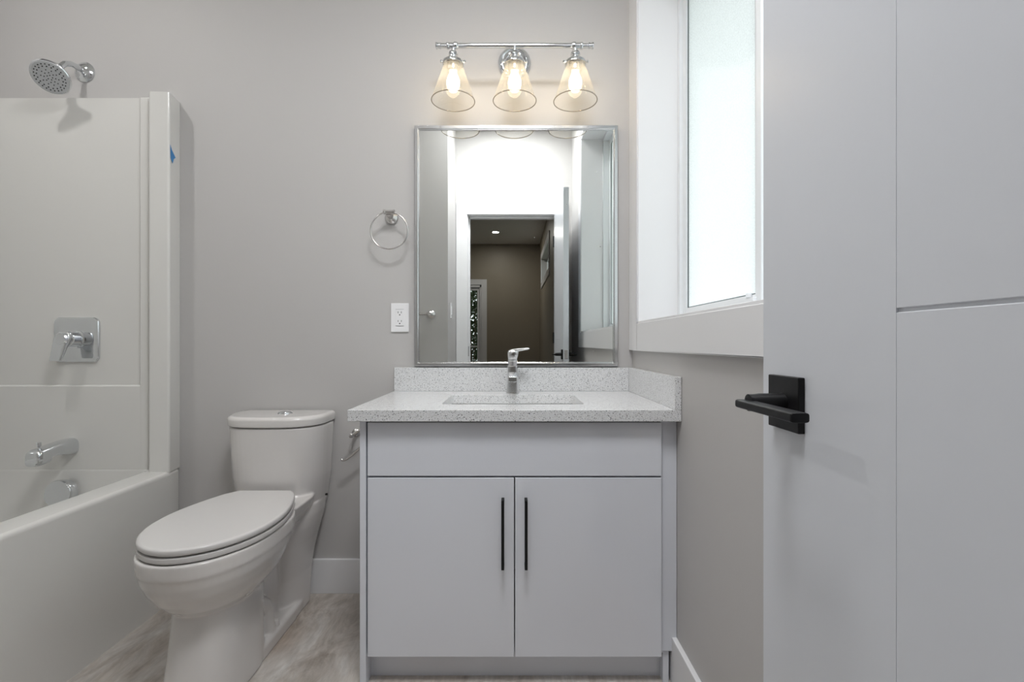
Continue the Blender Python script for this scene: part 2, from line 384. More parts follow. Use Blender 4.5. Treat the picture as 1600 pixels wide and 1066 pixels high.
# bathroom door, open, with levers
def door():
    r = bpy.data.objects.new('door_1', None); COL.objects.link(r); r.location = (.36, -.05, 0); struct(r)
    X0, X1 = .342, .378; y0, y1 = -.055, .653; z0, z1 = .012, 2.045
    s = MB(); s.box(X0+.006, X1-.006, y0+.001, y1-.001, z0, z1)
    ys = .4275; G = 1.0325
    for sg, xf in ((1, X0), (-1, X1)):
        xa, xb = sorted((xf, xf+sg*.007))
        s.box(xa, xb, ys, y1, z0, z1); s.box(xa, xb, y0, .150, z0, z1)
        f = xf+sg*.0003; dp_ = xf+sg*.0024; bk = xf+sg*.007
        pr_ = [(bk, z0), (f, z0), (f, G-.0024), (dp_, G-.0012), (dp_, G+.0014), (f, G+.0024), (f, z1), (bk, z1)]
        s.loft([[(x, .150, z) for x, z in pr_], [(x, ys, z) for x, z in pr_]])
    obj('door_slab', s, M['door'], r)
    for side in (-1, 1):
        fx = X0 if side < 0 else X1
        hy, hz = .593, .930
        h = MB()
        h.lathe([(.0125, .006), (.0115, .012), (.0115, .036), (.0105, .044), (.0105, .050)], (fx, hy, hz), (side, 0, 0), 32)
        # flat rounded lever, pointing to the hinge
        cx = fx + side*.052; hw, hh = .0098, .0052
        rs = []
        for yy, sc in ((.6055, .80), (.6040, .95), (.6015, 1), (.4850, 1), (.4832, .97), (.4825, .9)):
            ring = []
            for k in range(24):
                a = 2*PI*k/24; ca, sa = math.cos(a), math.sin(a); e = .42
                ring.append((cx + hw*sc*math.copysign(abs(ca)**e, ca), yy, hz-.002 + (hh*sc)*math.copysign(abs(sa)**e, sa)))
            rs.append(ring)
        h.loft(rs)
        hd = obj('door_handle', h, M['black'], r, smooth=True, angle=50)
        rb = B(min(fx, fx+side*.008), max(fx, fx+side*.008), hy-.033, hy+.033, hz-.033, hz+.033)
        obj('rosette', rb, M['black'], hd, bevel=.0012)
    p = MB(); p.box(.349, .371, y1-.001, y1+.0012, .90, .96); p.cyl((.36, y1, .93), (.36, y1+.009, .93), .008, seg=20)
    obj('door_latch', p, M['nickel'], r, bevel=.0005)
    for z in (.25, 1.05, 1.83):
        obj('door_hinge', MB().cyl((.3365, -.051, z-.045), (.3365, -.051, z+.045), .005, seg=14), M['black'], r, smooth=True)
door()
struct(obj('trim_strike_plate', B(OX0-.0005, OX0+.002, FY-.04, FY-.012, .90, .98), M['black']))
# light switch beside the doorway
t = thing('light_switch', 'white rocker light switch on the entry wall, seen in the mirror', 'light switch', (EX, .26, 1.19))
obj('cover_plate', B(EX, EX+.006, .225, .295, 1.19, 1.305), M['plastic'], t, bevel=.002)
obj('rocker', B(EX+.005, EX+.010, .244, .276, 1.215, 1.28), M['plastic'], t, bevel=.001)
# towel bar on the alcove end wall
t = thing('towel_bar', 'brushed round towel bar on far end wall, seen in the mirror', 'towel bar', (-.9, .428, 1.20))
for x in (-.575, -1.175):
    obj('post', MB().lathe([(.028, 0), (.028, .004), (.022, .010), (.012, .016), (.011, .055), (.017, .060), (.018, .078), (.012, .084)], (x, .428, 1.21), (0, 1, 0)), M['nickel'], t, smooth=True)
obj('bar', MB().cyl((-1.175, .496, 1.21), (-.575, .496, 1.21), .009), M['nickel'], t, smooth=True)

# ------------------------------------------------------------------ downlights: bathroom pair added as fill, bedroom one seen in the mirror
def downlight(x, y, z, label, grp=None):
    t = thing('pot_or_fill_light', label, 'ceiling light', (x, y, z), grp)
    obj('trim_ring', MB().lathe([(.075, .012), (.075, -.002), (.066, -.006), (.058, -.004), (.056, .008)], (x, y, z), seg=48, cap0=False, cap1=False), M['plastic'], t, smooth=True)
    obj('lens', MB().lathe([(.0565, .004), (.0565, .001)], (x, y, z+.004), seg=48), M['lens'], t, smooth=True)
for (x, y, z), l in zip(FILL_SPOTS, ('round fill downlight added in the bathroom ceiling between vanity and toilet', 'round fill downlight added in the ceiling above the bathtub')):
    downlight(x, y, HZ-.006, l, 'added fill downlights in the bathroom ceiling')
downlight(-.255, -3.60, 2.739, 'small recessed downlight in the bedroom ceiling, seen through the doorway in the mirror')

t = thing('entry_fill_panel', 'square white fill panel added to the ceiling above the entry', 'ceiling light', (-.02, .50, 2.74))  # body for the added entry fill lamp, out of view
b = MB(); b.box(-.28, .24, .24, .76, 2.745, HZ)
obj('housing', b, M['plastic'], t, bevel=.004)
obj('diffuser', B(-.265, .225, .255, .745, 2.738, 2.746), M['lens'], t, bevel=.002)

# ------------------------------------------------------------------ bathtub and surround
def rrect(x0, x1, y0, y1, z, r, k=6):
    pts = []
    for cx, cy, a0 in ((x1-r, y1-r, 0), (x0+r, y1-r, PI/2), (x0+r, y0+r, PI), (x1-r, y0+r, 1.5*PI)):
        for i in range(k+1):
            a = a0 + PI/2*i/k; pts.append((cx+r*math.cos(a), cy+r*math.sin(a), z))
    return pts
AX = -1.322
tub = thing('bathtub', 'white one-piece bathtub with smooth apron and tall moulded surround', 'bathtub', (-1.73, 1.22, 0))
RZ = .507
x0, x1, y0, y1 = -2.138, AX, .430, D-.001
b = MB()
rs = [rrect(x0, x1, y0, y1, 0, .012), rrect(x0, x1, y0, y1, RZ-.016, .012), rrect(x0+.001, x1-.002, y0+.001, y1-.001, RZ-.008, .012),
      rrect(x0+.006, x1-.006, y0+.006, y1-.004, RZ-.0025, .012), rrect(x0+.014, x1-.014, y0+.014, y1-.008, RZ, .012),
      rrect(x0+.056, x1-.092, y0+.056, y1-.0485, RZ+.001, .035), rrect(x0+.060, x1-.100, y0+.060, y1-.0495, RZ-.002, .035),
      rrect(x0+.064, x1-.107, y0+.068, y1-.0505, RZ-.012, .04), rrect(x0+.070, x1-.115, y0+.085, y1-.052, RZ-.05, .05),
      rrect(x0+.11, x1-.155, y0+.20, y1-.085, .20, .08), rrect(x0+.12, x1-.165, y0+.22, y1-.11, .15, .09), rrect(x0+.14, x1-.19, y0+.25, y1-.17, .115, .09), rrect(x0+.18, x1-.24, y0+.3, y1-.22, .10, .08)]
yk = D-.086
for ring in rs:
    xm = max(p[0] for p in ring); z_ = ring[0][2]
    ym = max(p[1] for p in ring if abs(p[0]-xm) < 1e-5)
    if ym > yk:      # apron turns in to meet the wall behind the column
        for i, p in enumerate(ring):
            if p[0] > AX-.03 and p[1] > yk: ring[i] = (p[0]-.018*(p[1]-yk)/.085, p[1], z_)
        ring.append((xm, yk, z_))
    else: ring.append((xm, ym-.004, z_))
b.loft(rs, cap0=False)
obj('tub', b, M['fiber'], tub, smooth=True, angle=60)
# surround: a plan profile extruded upwards
TOP = 1.975
def fil(pts, r, k=5):
    out = []; n = len(pts)
    for i, p in enumerate(pts):
        if i in (0, n-1) or p[2] == 0: out.append((p[0], p[1])); continue
        P = Vector(p[:2]); A = (Vector(pts[i-1][:2])-P); C = (Vector(pts[i+1][:2])-P)
        rr = min(p[2], A.length*.45, C.length*.45); A.normalize(); C.normalize()
        s, e = P+A*rr, P+C*rr
        for j in range(k+1):
            t = j/k; q = s*(1-t)**2 + P*2*t*(1-t) + e*t*t; out.append((q.x, q.y))
    return out
YF = D-.037
plan = [(-1.340, D, 0), (AX-.001, D-.084, .010), (-1.400, D-.088, .008), (-1.418, YF, .018), (-2.10, YF, .05), (-2.10, .467, .05), (-1.418, .467, .018), (-1.40, .515, .008), (AX-.001, .512, .01), (-1.34, .430, 0)]
pl = fil(plan, .02)
plan_ring = pl + [(-2.139, .4295), (-2.139, D-.0006)]
plan_ring[0] = (-1.340, D-.0006)
b = MB(); z0 = RZ-.002
b.loft([[(x, y, z0) for x, y in plan_ring], [(x, y, TOP) for x, y in plan_ring]])
sr = obj('surround', b, M['fiber'], tub, smooth=True, angle=28)
# recessed back field on the plumbing end: raised border left around a shallow field
b = MB()
fx0, fx1, fz0, fz1, dp, ch = -2.03, -1.466, .840, TOP-.001, .013, .012
yA = YF; yB = YF-dp
def strip(xa, xb, za, zb):
    b.box(xa, xb, yB, yA+.002, za, zb)
strip(fx1, -1.426, z0-.03, fz1); strip(-2.085, fx0, z0-.03, fz1)
b.box(fx0-.01, fx1+.01, yB, yA+.002, z0-.03, fz0)
obj('surround_border', b, M['fiber'], tub, bevel=.008, seg=4)
# blue tape scrap
tp = MB(); X = AX+.0012
P = [(1.858, 1.773), (1.869, 1.758), (1.899, 1.738), (1.885, 1.728), (1.876, 1.707), (1.861, 1.722)]
def tx(y): return AX + (AX-.018-AX)*max(0, (y-(D-.084)))/.084 + .0006
tp.loft([[(tx(y), y, z) for y, z in P], [(tx(y)+.0006, y, z) for y, z in P]])
tag(obj('tape_scrap', tp, M['tape']), 'torn scrap of blue masking tape on the surround edge', 'tape')

# ------------------------------------------------------------------ tub fixtures
yw = YF
t = thing('shower_valve', 'square chrome shower valve with lever on the surround', 'shower valve', (-1.722, yw-.013, .93))
vx, vz = -1.718, 1.018
YV = YF
def sq(x, z, hw, y, r, k=8):
    pts = []
    for cx, cz, a0 in ((x+hw-r, z+hw-r, 0), (x-hw+r, z+hw-r, PI/2), (x-hw+r, z-hw+r, PI), (x+hw-r, z-hw+r, 1.5*PI)):
        for i in range(k+1):
            a = a0+PI/2*i/k; pts.append((cx+r*math.cos(a), y, cz+r*math.sin(a)))
    return pts
b = MB(); b.loft([sq(vx, vz, .088, YV, .022), sq(vx, vz, .088, YV-.006, .022), sq(vx, vz, .086, YV-.009, .021), sq(vx, vz, .070, YV-.012, .014)])
obj('escutcheon', b, M['chrome'], t, smooth=True, angle=30)
b = MB(); b.lathe([(.036, .008), (.036, .016), (.030, .018), (.029, .050), (.027, .056), (.024, .058), (.024, .075), (.020, .080)], (vx+.004, YV, vz+.002), (0, -1, 0), 48)
hd = obj('valve_stem', b, M['chrome'], t, smooth=True)
b = MB()
def leverring(c, hx, hz_): return None
P0 = Vector((vx, YV-.064, vz+.004)); 
rs = []
for tt, wd, th in ((-.30, .018, .007), (-.2, .026, .011), (0, .031, .013), (.35, .027, .010), (.8, .024, .006), (1.0, .022, .005)):
    c = P0 + Vector((-.012, -.018, -.085))*tt
    ring = []
    for k in range(20):
        a = 2*PI*k/20; ca, sa = math.cos(a), math.sin(a); e = .6
        ring.append(c + Vector((wd*math.copysign(abs(ca)**e, ca), -th*math.copysign(abs(sa)**e, sa), 0)))
    rs.append(ring)
b.loft(rs); obj('lever', b, M['chrome'], t, smooth=True, angle=50)

t = thing('tub_spout', 'chrome tub spout with pull-up diverter above the rim', 'tub spout', (-1.735, yw-.008, .57))
b = MB(); sx = -1.735; rs = []
for dy, hw, zt, zb in ((.0, .032, .632, .568), (.004, .033, .633, .567), (.02, .0325, .632, .569), (.06, .031, .629, .575), (.10, .029, .6245, .580), (.115, .029, .6225, .575), (.12, .0295, .622, .560), (.15, .0295, .617, .556), (.163, .027, .610, .556), (.171, .020, .600, .558)):
    ring = []
    cz = (zt+zb)/2; hz_ = (zt-zb)/2
    for k in range(32):
        a = 2*PI*k/32; ca, sa = math.cos(a), math.sin(a); e = .8 if dy < .02 else .62
        ring.append((sx + hw*math.copysign(abs(ca)**e, ca), YV-dy, cz + hz_*math.copysign(abs(sa)**e, sa)))
    rs.append(ring)
b.loft(rs); sp = obj('spout_body', b, M['chrome'], t, smooth=True, angle=50)
obj('diverter_knob', MB().lathe([(.004, 0), (.004, .010), (.0075, .012), (.0075, .024), (.006, .026)], (sx, YV-.140, .615)), M['chrome'], t, smooth=True)

t = thing('overflow_cover', 'round chrome overflow cover half hidden behind the tub rim', 'overflow cover', (-1.733, D-.07, .36))
b = MB(); b.lathe([(.050, -.004), (.050, .012), (.046, .020), (.040, .022)], (-1.737, D-.075, .424), (0, -1, .10), 48)
obj('cover', b, M['chrome'], t, smooth=True)
b = MB(); b.lathe([(.0525, .014), (.053, .024), (.050, .030), (.0485, .031)], (-1.737, D-.075, .424), (0, -1, .10), 48)
obj('cap', b, M['chrome'], t, smooth=True)

t = thing('wall_shower', 'chrome shower head with round spray face on a wall arm', 'shower head', (-1.719, D, 2.05))
ax_, az = -1.722, 2.097
b = MB(); b.lathe([(.040, 0), (.040, .004), (.034, .008), (.030, .014), (.022, .018), (.016, .020), (.012, .024)], (ax_, D, az), (0, -1, 0), 40)
obj('flange', b, M['chrome'], t, smooth=True)
pth = [(ax_, D-.01, az), (ax_, D-.035, az+.002), (ax_-.003, D-.06, az), (ax_-.004, D-.085, az-.014), (ax_-.006, D-.10, az-.034)]
b = MB().tube(pth, .0105, 16); obj('arm', b, M['chrome'], t, smooth=True)
hc = Vector((ax_-.006, 1.80, 2.004)); axv = Vector((.24, -.70, -.67)).normalized()
b = MB(); b.lathe([(.012, -.06), (.018, -.058), (.018, -.042), (.014, -.038), (.020, -.030), (.034, -.018), (.052, -.008), (.060, -.001), (.061, .006), (.058, .009), (.056, .009)], hc, axv, 48)
hb = obj('shower_head', b, M['chrome'], t, smooth=True)
b = MB(); b.lathe([(.0562, .006), (.0562, .0102), (.0545, .011)], hc, axv, 48)
fc = obj('spray_face', b, M['spray'], hb, smooth=True)
b = MB(); q = Vector((0,0,1)).rotation_difference(axv)
for rr, nn in ((.046, 24), (.038, 18), (.026, 10), (.017, 8), (.008, 5)):
    for k in range(nn):
        a = 2*PI*(k+.3)/nn
        c = hc + q @ Vector((rr*math.cos(a), rr*math.sin(a), .0105))
        b.cyl(c, c+axv*.0016, .0022 if rr > .03 else .0018, seg=8)
nz = obj('nozzles', b, M['dark'], hb); nz['kind'] = 'stuff'

# ------------------------------------------------------------------ toilet
tc_x = -.878
toi = thing('toilet', 'white one-piece toilet with elongated bowl and closed lid', 'toilet', (tc_x, 1.55, 0))
def oval(z, a, yf, yb, yw_, n=2.3, nb=2.6, k=64, flat=None):
    """closed ring: half width a reached at yw_, front tip yf, back yb; front/back superellipse exponents"""
    pts = []
    for i in range(k):
        t_ = 2*PI*i/k; c, s_ = math.cos(t_), math.sin(t_)
        e = n if s_ < 0 else nb
        x = a*math.copysign(abs(c)**(2/e), c)
        y = yw_ + (yw_-yf if s_ < 0 else yb-yw_)*math.copysign(abs(s_)**(2/e), s_)
        pts.append((tc_x+x, y, z))
    return pts
b = MB()
# bowl
b.loft([oval(.245, .088, 1.325, 1.60, 1.45), oval(.262, .102, 1.300, 1.61, 1.46), oval(.285, .124, 1.272, 1.62, 1.46), oval(.31, .142, 1.250, 1.63, 1.47), oval(.34, .155, 1.230, 1.65, 1.47), oval(.37, .165, 1.217, 1.67, 1.47), oval(.396, .169, 1.211, 1.69, 1.47),
        oval(.400, .1715, 1.2075, 1.70, 1.47), oval(.44, .1715, 1.206, 1.70, 1.47)])
# pedestal column
b.loft([oval(0, .100, 1.262, 1.575, 1.42, 2.6, 3.4), oval(.02, .100, 1.262, 1.575, 1.42, 2.6, 3.4), oval(.10, .096, 1.278, 1.575, 1.43, 2.6, 3.4), oval(.20, .092, 1.297, 1.575, 1.44, 2.6, 3.4), oval(.30, .090, 1.31, 1.60, 1.45, 2.6, 3)])
# base plate
b.loft([oval(0, .094, 1.30, 1.875, 1.6, 4, 6), oval(.038, .094, 1.30, 1.875, 1.6, 4, 6), oval(.05, .084, 1.31, 1.865, 1.6, 4, 6)])
# inner waist
b.loft([oval(.02, .045, 1.40, 1.80, 1.6, 4, 4), oval(.42, .058, 1.40, 1.80, 1.6, 4, 4)])
# rear column flaring into the tank
def col(z, a, yf): return oval(z, a, yf, 1.925 if z > .35 else 1.925-.05*(1-min(1, z/.35)), 1.86, 2.2, 8)
b.loft([col(0, .093, 1.70), col(.14, .094, 1.70), col(.20, .102, 1.69), col(.26, .113, 1.685), col(.32, .129, 1.68), col(.36, .138, 1.70), col(.40, .142, 1.74)])
# deck between bowl and tank
b.loft([oval(.36, .105, 1.58, 1.86, 1.72, 4, 4), oval(.40, .130, 1.56, 1.86, 1.72, 4, 4), oval(.436, .142, 1.56, 1.86, 1.72, 4, 4), oval(.441, .140, 1.57, 1.85, 1.72, 4, 4)])
# tank
def tank(z, a, yf, g=0):
    pts = []
    yb = 1.928-g; n_ = 24
    for i in range(n_+1):
        x = a*math.sin(PI*(i/n_-.5)); u = min(1, abs(x)/a)
        y = yf + .012*u*u + .115*(1-max(0, 1-u**3.4)**(1/2.2))
        pts.append((tc_x-.013+x, y, z))
    for i in range(n_+1):
        t_ = i/n_; x = a - 2*a*t_; pts.append((tc_x-.013+x, yb, z))
    return pts
b.loft([tank(.33, .132, 1.775), tank(.37, .146, 1.762), tank(.41, .156, 1.750), tank(.45, .1615, 1.740), tank(.50, .168, 1.733), tank(.60, .173, 1.727), tank(.696, .177, 1.722)])
body = obj('bowl_and_tank', b, M['porcelain'], toi, smooth=True)
# trapway bulge
tb = MB(); tb.tube([(tc_x+.050, 1.40, .20), (tc_x+.046, 1.50, .19), (tc_x+.046, 1.585, .13), (tc_x+.05, 1.60, .03)], [.036, .038, .038, .04], 20)
tb.tube([(tc_x-.050, 1.40, .20), (tc_x-.046, 1.50, .19), (tc_x-.046, 1.585, .13), (tc_x-.05, 1.60, .03)], [.036, .038, .038, .04], 20)
me = body.data; bm = bmesh.new(); bm.from_mesh(me)
org = world_origin(toi)
vv = [bm.verts.new(Vector(v)-org) for v in tb.v]
for f in tb.f: bm.faces.new([vv[i] for i in f])
bm.to_mesh(me); bm.free()
rm = body.modifiers.new('remesh', 'REMESH'); rm.mode = 'VOXEL'; rm.voxel_size = .0036; rm.use_smooth_shade = True
sm = body.modifiers.new('smooth', 'SMOOTH'); sm.factor = .5; sm.iterations = 13
# bolt cap, side hole
obj('bolt_cap', MB().lathe([(.017, 0), (.0165, .014), (.013, .021), (.006, .024)], (tc_x+.072, 1.625, .048)), M['porcelain'], toi, smooth=True)
obj('bolt_hole', MB().cyl((tc_x+.142, 1.893, .409), (tc_x+.1500, 1.893, .409), .0042, seg=16), M['dark'], toi)
# tank lid
def lidr(z, g): return tank(z, .1815-g, 1.716+g, g*.5)
b = MB(); b.loft([lidr(.699, .006), lidr(.700, .003), lidr(.703, .001), lidr(.722, 0), lidr(.729, .0015), lidr(.734, .006), lidr(.737, .013)])
tl = obj('tank_lid', b, M['porcelain'], toi, smooth=True, angle=40)
b = MB(); rs = []
for z, sc in ((.734, 1), (.7385, 1), (.7415, .93), (.743, .78)):
    rs.append([(tc_x+.012+.026*sc*math.cos(2*PI*k/32), 1.832+.026*sc*math.sin(2*PI*k/32), z) for k in range(32)])
b.loft(rs); obj('flush_button', b, M['chrome'], tl, smooth=True)
# seat and lid
def seat_ring(z, g, yb=1.712):
    """straight hinge edge, long tapering sides, round nose"""
    prof_s = ((.086, 1.712), (.098, 1.706), (.112, 1.690), (.130, 1.655), (.149, 1.60), (.163, 1.55), (.173, 1.49), (.174, 1.43), (.166, 1.37), (.147, 1.315), (.117, 1.268), (.083, 1.237), (.045, 1.217))
    half = [(0, 1.712-g)] + [(w_-g*min(1, w_/.12), y_ + (g*(1.37-y_)/.16 if y_ < 1.37 else 0) - (g if y_ > 1.68 else 0)) for w_, y_ in prof_s] + [(0, 1.2085+g)]
    # Catmull-Rom smoothing of the nose
    pts = []
    for i in range(len(half)-1):
        p0 = half[max(0, i-1)]; p1 = half[i]; p2 = half[i+1]; p3 = half[min(len(half)-1, i+2)]
        if i == len(half)-2: p3 = (-half[-2][0], half[-2][1])
        for k in range(4):
            t_ = k/4
            f = lambda a, b_, c, d: .5*((2*b_)+(-a+c)*t_+(2*a-5*b_+4*c-d)*t_*t_+(-a+3*b_-3*c+d)*t_**3)
            if i == 0: pts.append((p1[0]+(p2[0]-p1[0])*t_, p1[1]))
            else: pts.append((f(p0[0], p1[0], p2[0], p3[0]), f(p0[1], p1[1], p2[1], p3[1])))
    pts.append(half[-1])
    full = pts + [(-x, y) for x, y in pts[-2:0:-1]]
    return [(tc_x+x, y, z) for x, y in full]
b = MB(); b.loft([seat_ring(.4425, .006), seat_ring(.444, .002), seat_ring(.449, 0), seat_ring(.457, .001), seat_ring(.4595, .006)])
st = obj('seat', b, M['seatp'], toi, smooth=True, angle=50)
b = MB(); 
rings = [seat_ring(.4625, .007), seat_ring(.4635, .003), seat_ring(.468, .000), seat_ring(.476, .0005), seat_ring(.4795, .003), seat_ring(.4815, .009)]
b.loft(rings)
# gentle crown
ld = obj('seat_lid', b, M['seatp'], toi, smooth=True, angle=50)
for s in (-1, 1): obj('hinge', MB().cyl((tc_x+s*.055, 1.708, .440), (tc_x+s*.055, 1.708, .476), .013, seg=20), M['seatp'], toi, smooth=True)

# ------------------------------------------------------------------ vanity
van = thing('vanity_cabinet', 'glossy white vanity cabinet with false drawer and two doors', 'vanity cabinet', (.015, 1.66, 0))
DF = 1.400                # door face distance
VX0, VX1 = -.444, .4852
b = MB()
b.box(VX0, VX0+.018, DF, D-.016, 0, .779)                 # finished end panel down to floor
b.box(.446, .464, DF+.02, D-.016, 0, .779)
b.box(VX0+.018, .446, DF+.055, D-.016, 0, .016+.07)
b.box(VX0+.018, .446, DF+.020, D-.016, .088, .106)
b.box(VX0+.018, .446, D-.030, D-.016, .106, .779)
b.box(VX0+.018, .446, DF+.021, DF+.04, .60, .63)
b.box(VX0+.018, .446, DF+.021, DF+.04, .760, .779)
obj('body', b, M['cabedge'], van, bevel=.0008, seg=1)
obj('toe_kick', B(VX0+.018, .462, DF+.050, DF+.056, 0, .0885), M['cab'], van)
b = MB(); b.box(.437, VX1, DF+.014, DF+.032, .0965, .779)
obj('filler_strip', b, M['cab'], van, bevel=.0008, seg=1)
obj('false_drawer', B(-.4215, .4365, DF, DF+.019, .6165, .7725), M['cab'], van, bevel=.0012)
for (a, c, hx) in ((-.4215, .0060, -.0265), (.0090, .4365, .0405)):
    d = obj('cabinet_door', B(a, c, DF, DF+.019, .0885, .6110), M['cab'], van, bevel=.0012)
    h = MB(); y0 = DF-.032
    h.box(hx-.0042, hx+.0042, y0, y0+.009, .356, .554); 
    for z in (.3605, .5495): h.box(hx-.0042, hx+.0042, y0+.004, DF, z-.0045, z+.0045)
    obj('pull_handle', h, M['black'], d, bevel=.0006, seg=1)

# countertop with sink cut-out
CZ0, CZ1 = .7795, .813
SX0, SX1, SY0, SY1 = -.222, .228, 1.505, 1.781
ct = thing('countertop', 'white speckled quartz vanity countertop with backsplash', 'countertop', (.0, 1.65, CZ0))
CX0, CX1, CY0, CY1 = -.471, XR-.001, 1.373, D
b = MB(); rr = .018
outer_r = rrect(CX0, CX1, CY0, CY1-.001, CZ1, .001)
def grid(z): return rrect(CX0, CX1, CY0, CY1-.001, z, .002), rrect(SX0, SX1, SY0, SY1, z, rr)
o1, i1 = grid(CZ1); o0, i0 = grid(CZ0)
b.loft([i0, o0, o1, i1, i0], False, False)
obj('slab', b, M['quartz'], ct, bevel=.0015, seg=1)
obj('backsplash', B(CX0, CX1-.019, D-.020, D-.0005, CZ1, .907), M['quartz'], ct, bevel=.001, seg=1)
obj('side_splash', B(CX1-.019, CX1, CY0, D-.0005, CZ1, .907), M['quartz'], ct, bevel=.001, seg=1)
# sink
sk = thing('sink', 'white rectangular undermount sink basin below the countertop', 'sink', (.003, 1.643, .64))
b = MB()
def r2(g, z, r): return rrect(SX0-.012+g, SX1+.012-g, SY0-.012+g, SY1+.012-g, z, r)
b.loft([r2(-.008, CZ0-.001, .02), r2(0, CZ0-.001, .028), r2(.006, CZ0-.014, .03), r2(.012, .70, .04), r2(.03, .668, .05), r2(.06, .658, .05), r2(.125, .655, .02)])
sb = obj('basin', b, M['sinkp'], sk, smooth=True, angle=50)
obj('drain', MB().lathe([(.030, .006), (.028, .009), (.02, .008), (.019, .004)], (.003, 1.66, .650)), M['chrome'], sk, smooth=True)

# faucet
fa = thing('faucet', 'chrome single-lever faucet on the countertop behind the sink', 'faucet', (.002, 1.86, CZ1))
fx = .002
def rr_ring(cx, cy, z, hx, hy, e=.35, k=28):
    return [(cx+hx*math.copysign(abs(math.cos(2*PI*i/k))**e, math.cos(2*PI*i/k)), cy+hy*math.copysign(abs(math.sin(2*PI*i/k))**e, math.sin(2*PI*i/k)), z) for i in range(k)]
fy = 1.852
b = MB(); b.loft([rr_ring(fx, fy, .8132, .0245, .025), rr_ring(fx, fy, .816, .0245, .025), rr_ring(fx, fy, .818, .0235, .024), rr_ring(fx, fy, .86, .0218, .023), rr_ring(fx, fy, .913, .0195, .0215), rr_ring(fx, fy, .917, .0185, .0205)])
obj('faucet_body', b, M['chrome_soft'], fa, smooth=True, angle=40)
b = MB(); rs = []
for yy, hw, zt, zb in ((fy-.015, .0175, .895, .862), (fy-.05, .0175, .892, .866), (fy-.10, .017, .886, .866), (fy-.118, .0165, .883, .864), (fy-.121, .015, .881, .866)):
    cz = (zt+zb)/2; hh = (zt-zb)/2
    rs.append([(fx+hw*math.copysign(abs(math.cos(2*PI*i/24))**.4, math.cos(2*PI*i/24)), yy, cz+hh*math.copysign(abs(math.sin(2*PI*i/24))**.4, math.sin(2*PI*i/24))) for i in range(24)])
b.loft(rs); spt = obj('spout', b, M['chrome_soft'], fa, smooth=True, angle=40)
obj('aerator', MB().lathe([(.0105, 0), (.0105, -.008), (.009, -.009)], (fx, fy-.104, .869)), M['nickel'], spt, smooth=True)
b = MB(); b.lathe([(.0175, .914), (.0175, .934), (.0185, .936), (.0185, .940), (.0165, .942)], (fx, fy, 0), (0, 0, 1), 40)
obj('collar', b, M['chrome_soft'], fa, smooth=True)
b = MB()
b.loft([rr_ring(fx, fy, .943, .0175, .0185, .6), rr_ring(fx+.001, fy, .955, .020, .0205, .6), rr_ring(fx+.002, fy, .966, .0215, .021, .6), rr_ring(fx+.003, fy, .974, .0205, .020, .6), rr_ring(fx+.005, fy, .978, .015, .016, .6)])
rs = []
for tt, hw, hh in ((0, .014, .006), (.25, .014, .006), (.6, .0115, .0045), (.92, .009, .0032), (1, .005, .002)):
    c = Vector((fx-.004, fy+.002, .9735)) + Vector((.068, -.028, .010))*tt
    dx = Vector((.38, .92, 0)).normalized()
    rs.append([c + dx*hw*math.copysign(abs(math.cos(2*PI*i/20))**.7, math.cos(2*PI*i/20)) + Vector((0, 0, 1))*hh*math.copysign(abs(math.sin(2*PI*i/20))**.7, math.sin(2*PI*i/20)) for i in range(20)])
b.loft(rs)
obj('lever_handle', b, M['chrome_soft'], fa, smooth=True, angle=50)

# ------------------------------------------------------------------ mirror
mi = thing('mirror', 'large rectangular wall mirror in a slim silver frame above the backsplash', 'mirror', (.017, D, .911))
MX0, MX1, MZ0, MZ1 = -.3910, .4240, .9105, 1.8765
FW = .0195
b = MB()
prof_ = [(0, 0), (0, -.018), (.003, -.0225), (.0145, -.0225), (.0165, -.0175), (FW, -.0175), (FW, -.006)]   # inset, depth
rs = []
for ins, dy in prof_:
    rs.append([(MX0+ins, D+dy, MZ0+ins), (MX1-ins, D+dy, MZ0+ins), (MX1-ins, D+dy, MZ1-ins), (MX0+ins, D+dy, MZ1-ins)])
b.loft(rs, False, False)
obj('mirror_frame', b, M['mframe'], mi, bevel=.0006, seg=1)
obj('mirror_glass', B(MX0+FW-.004, MX1-FW+.004, D-.014, D-.006, MZ0+FW-.004, MZ1-FW+.004), M['mirror'], mi)

# ------------------------------------------------------------------ vanity light
LY = 1.80; LZ = 2.120; LX = .010
vl = thing('vanity_light', 'chrome three-lamp vanity light with glass cone shades above the mirror', 'wall light', (LX, D, 2.13))
b = MB(); b.lathe([(.067, 0), (.067, .006), (.063, .011), (.056, .012), (.052, .009), (.050, .009), (.049, .015), (.044, .020), (.038, .021), (.036, .018), (.034, .018), (.030, .024), (.016, .028)], (LX, D, 2.131), (0, -1, 0), 64)
obj('backplate', b, M['chrome'], vl, smooth=True, angle=40)
b = MB(); b.tube([(LX, D-.02, 2.131), (LX, D-.05, 2.131), (LX, D-.09, 2.127), (LX, LY, LZ)], .008, 16)
obj('arm', b, M['chrome'], vl, smooth=True)
L = .296
pr = [(.009, 0), (.0125, .001), (.0125, .006), (.0095, .009), (.0095, .013), (.0115, .015), (.0115, .019), (.0085, .021), (.0085, .038), (.0105, .040), (.0130, .043), (.0130, .048), (.0105, .051), (.0108, .066), (.0135, .069), (.0135, .078), (.011, .083), (.0088, .085)]
full = pr + [(r_, 2*L-h) for r_, h in pr[::-1]]
b = MB().lathe(full, (LX-L, LY, LZ), (1, 0, 0), 32)
obj('crossbar', b, M['chrome'], vl, smooth=True, angle=40)
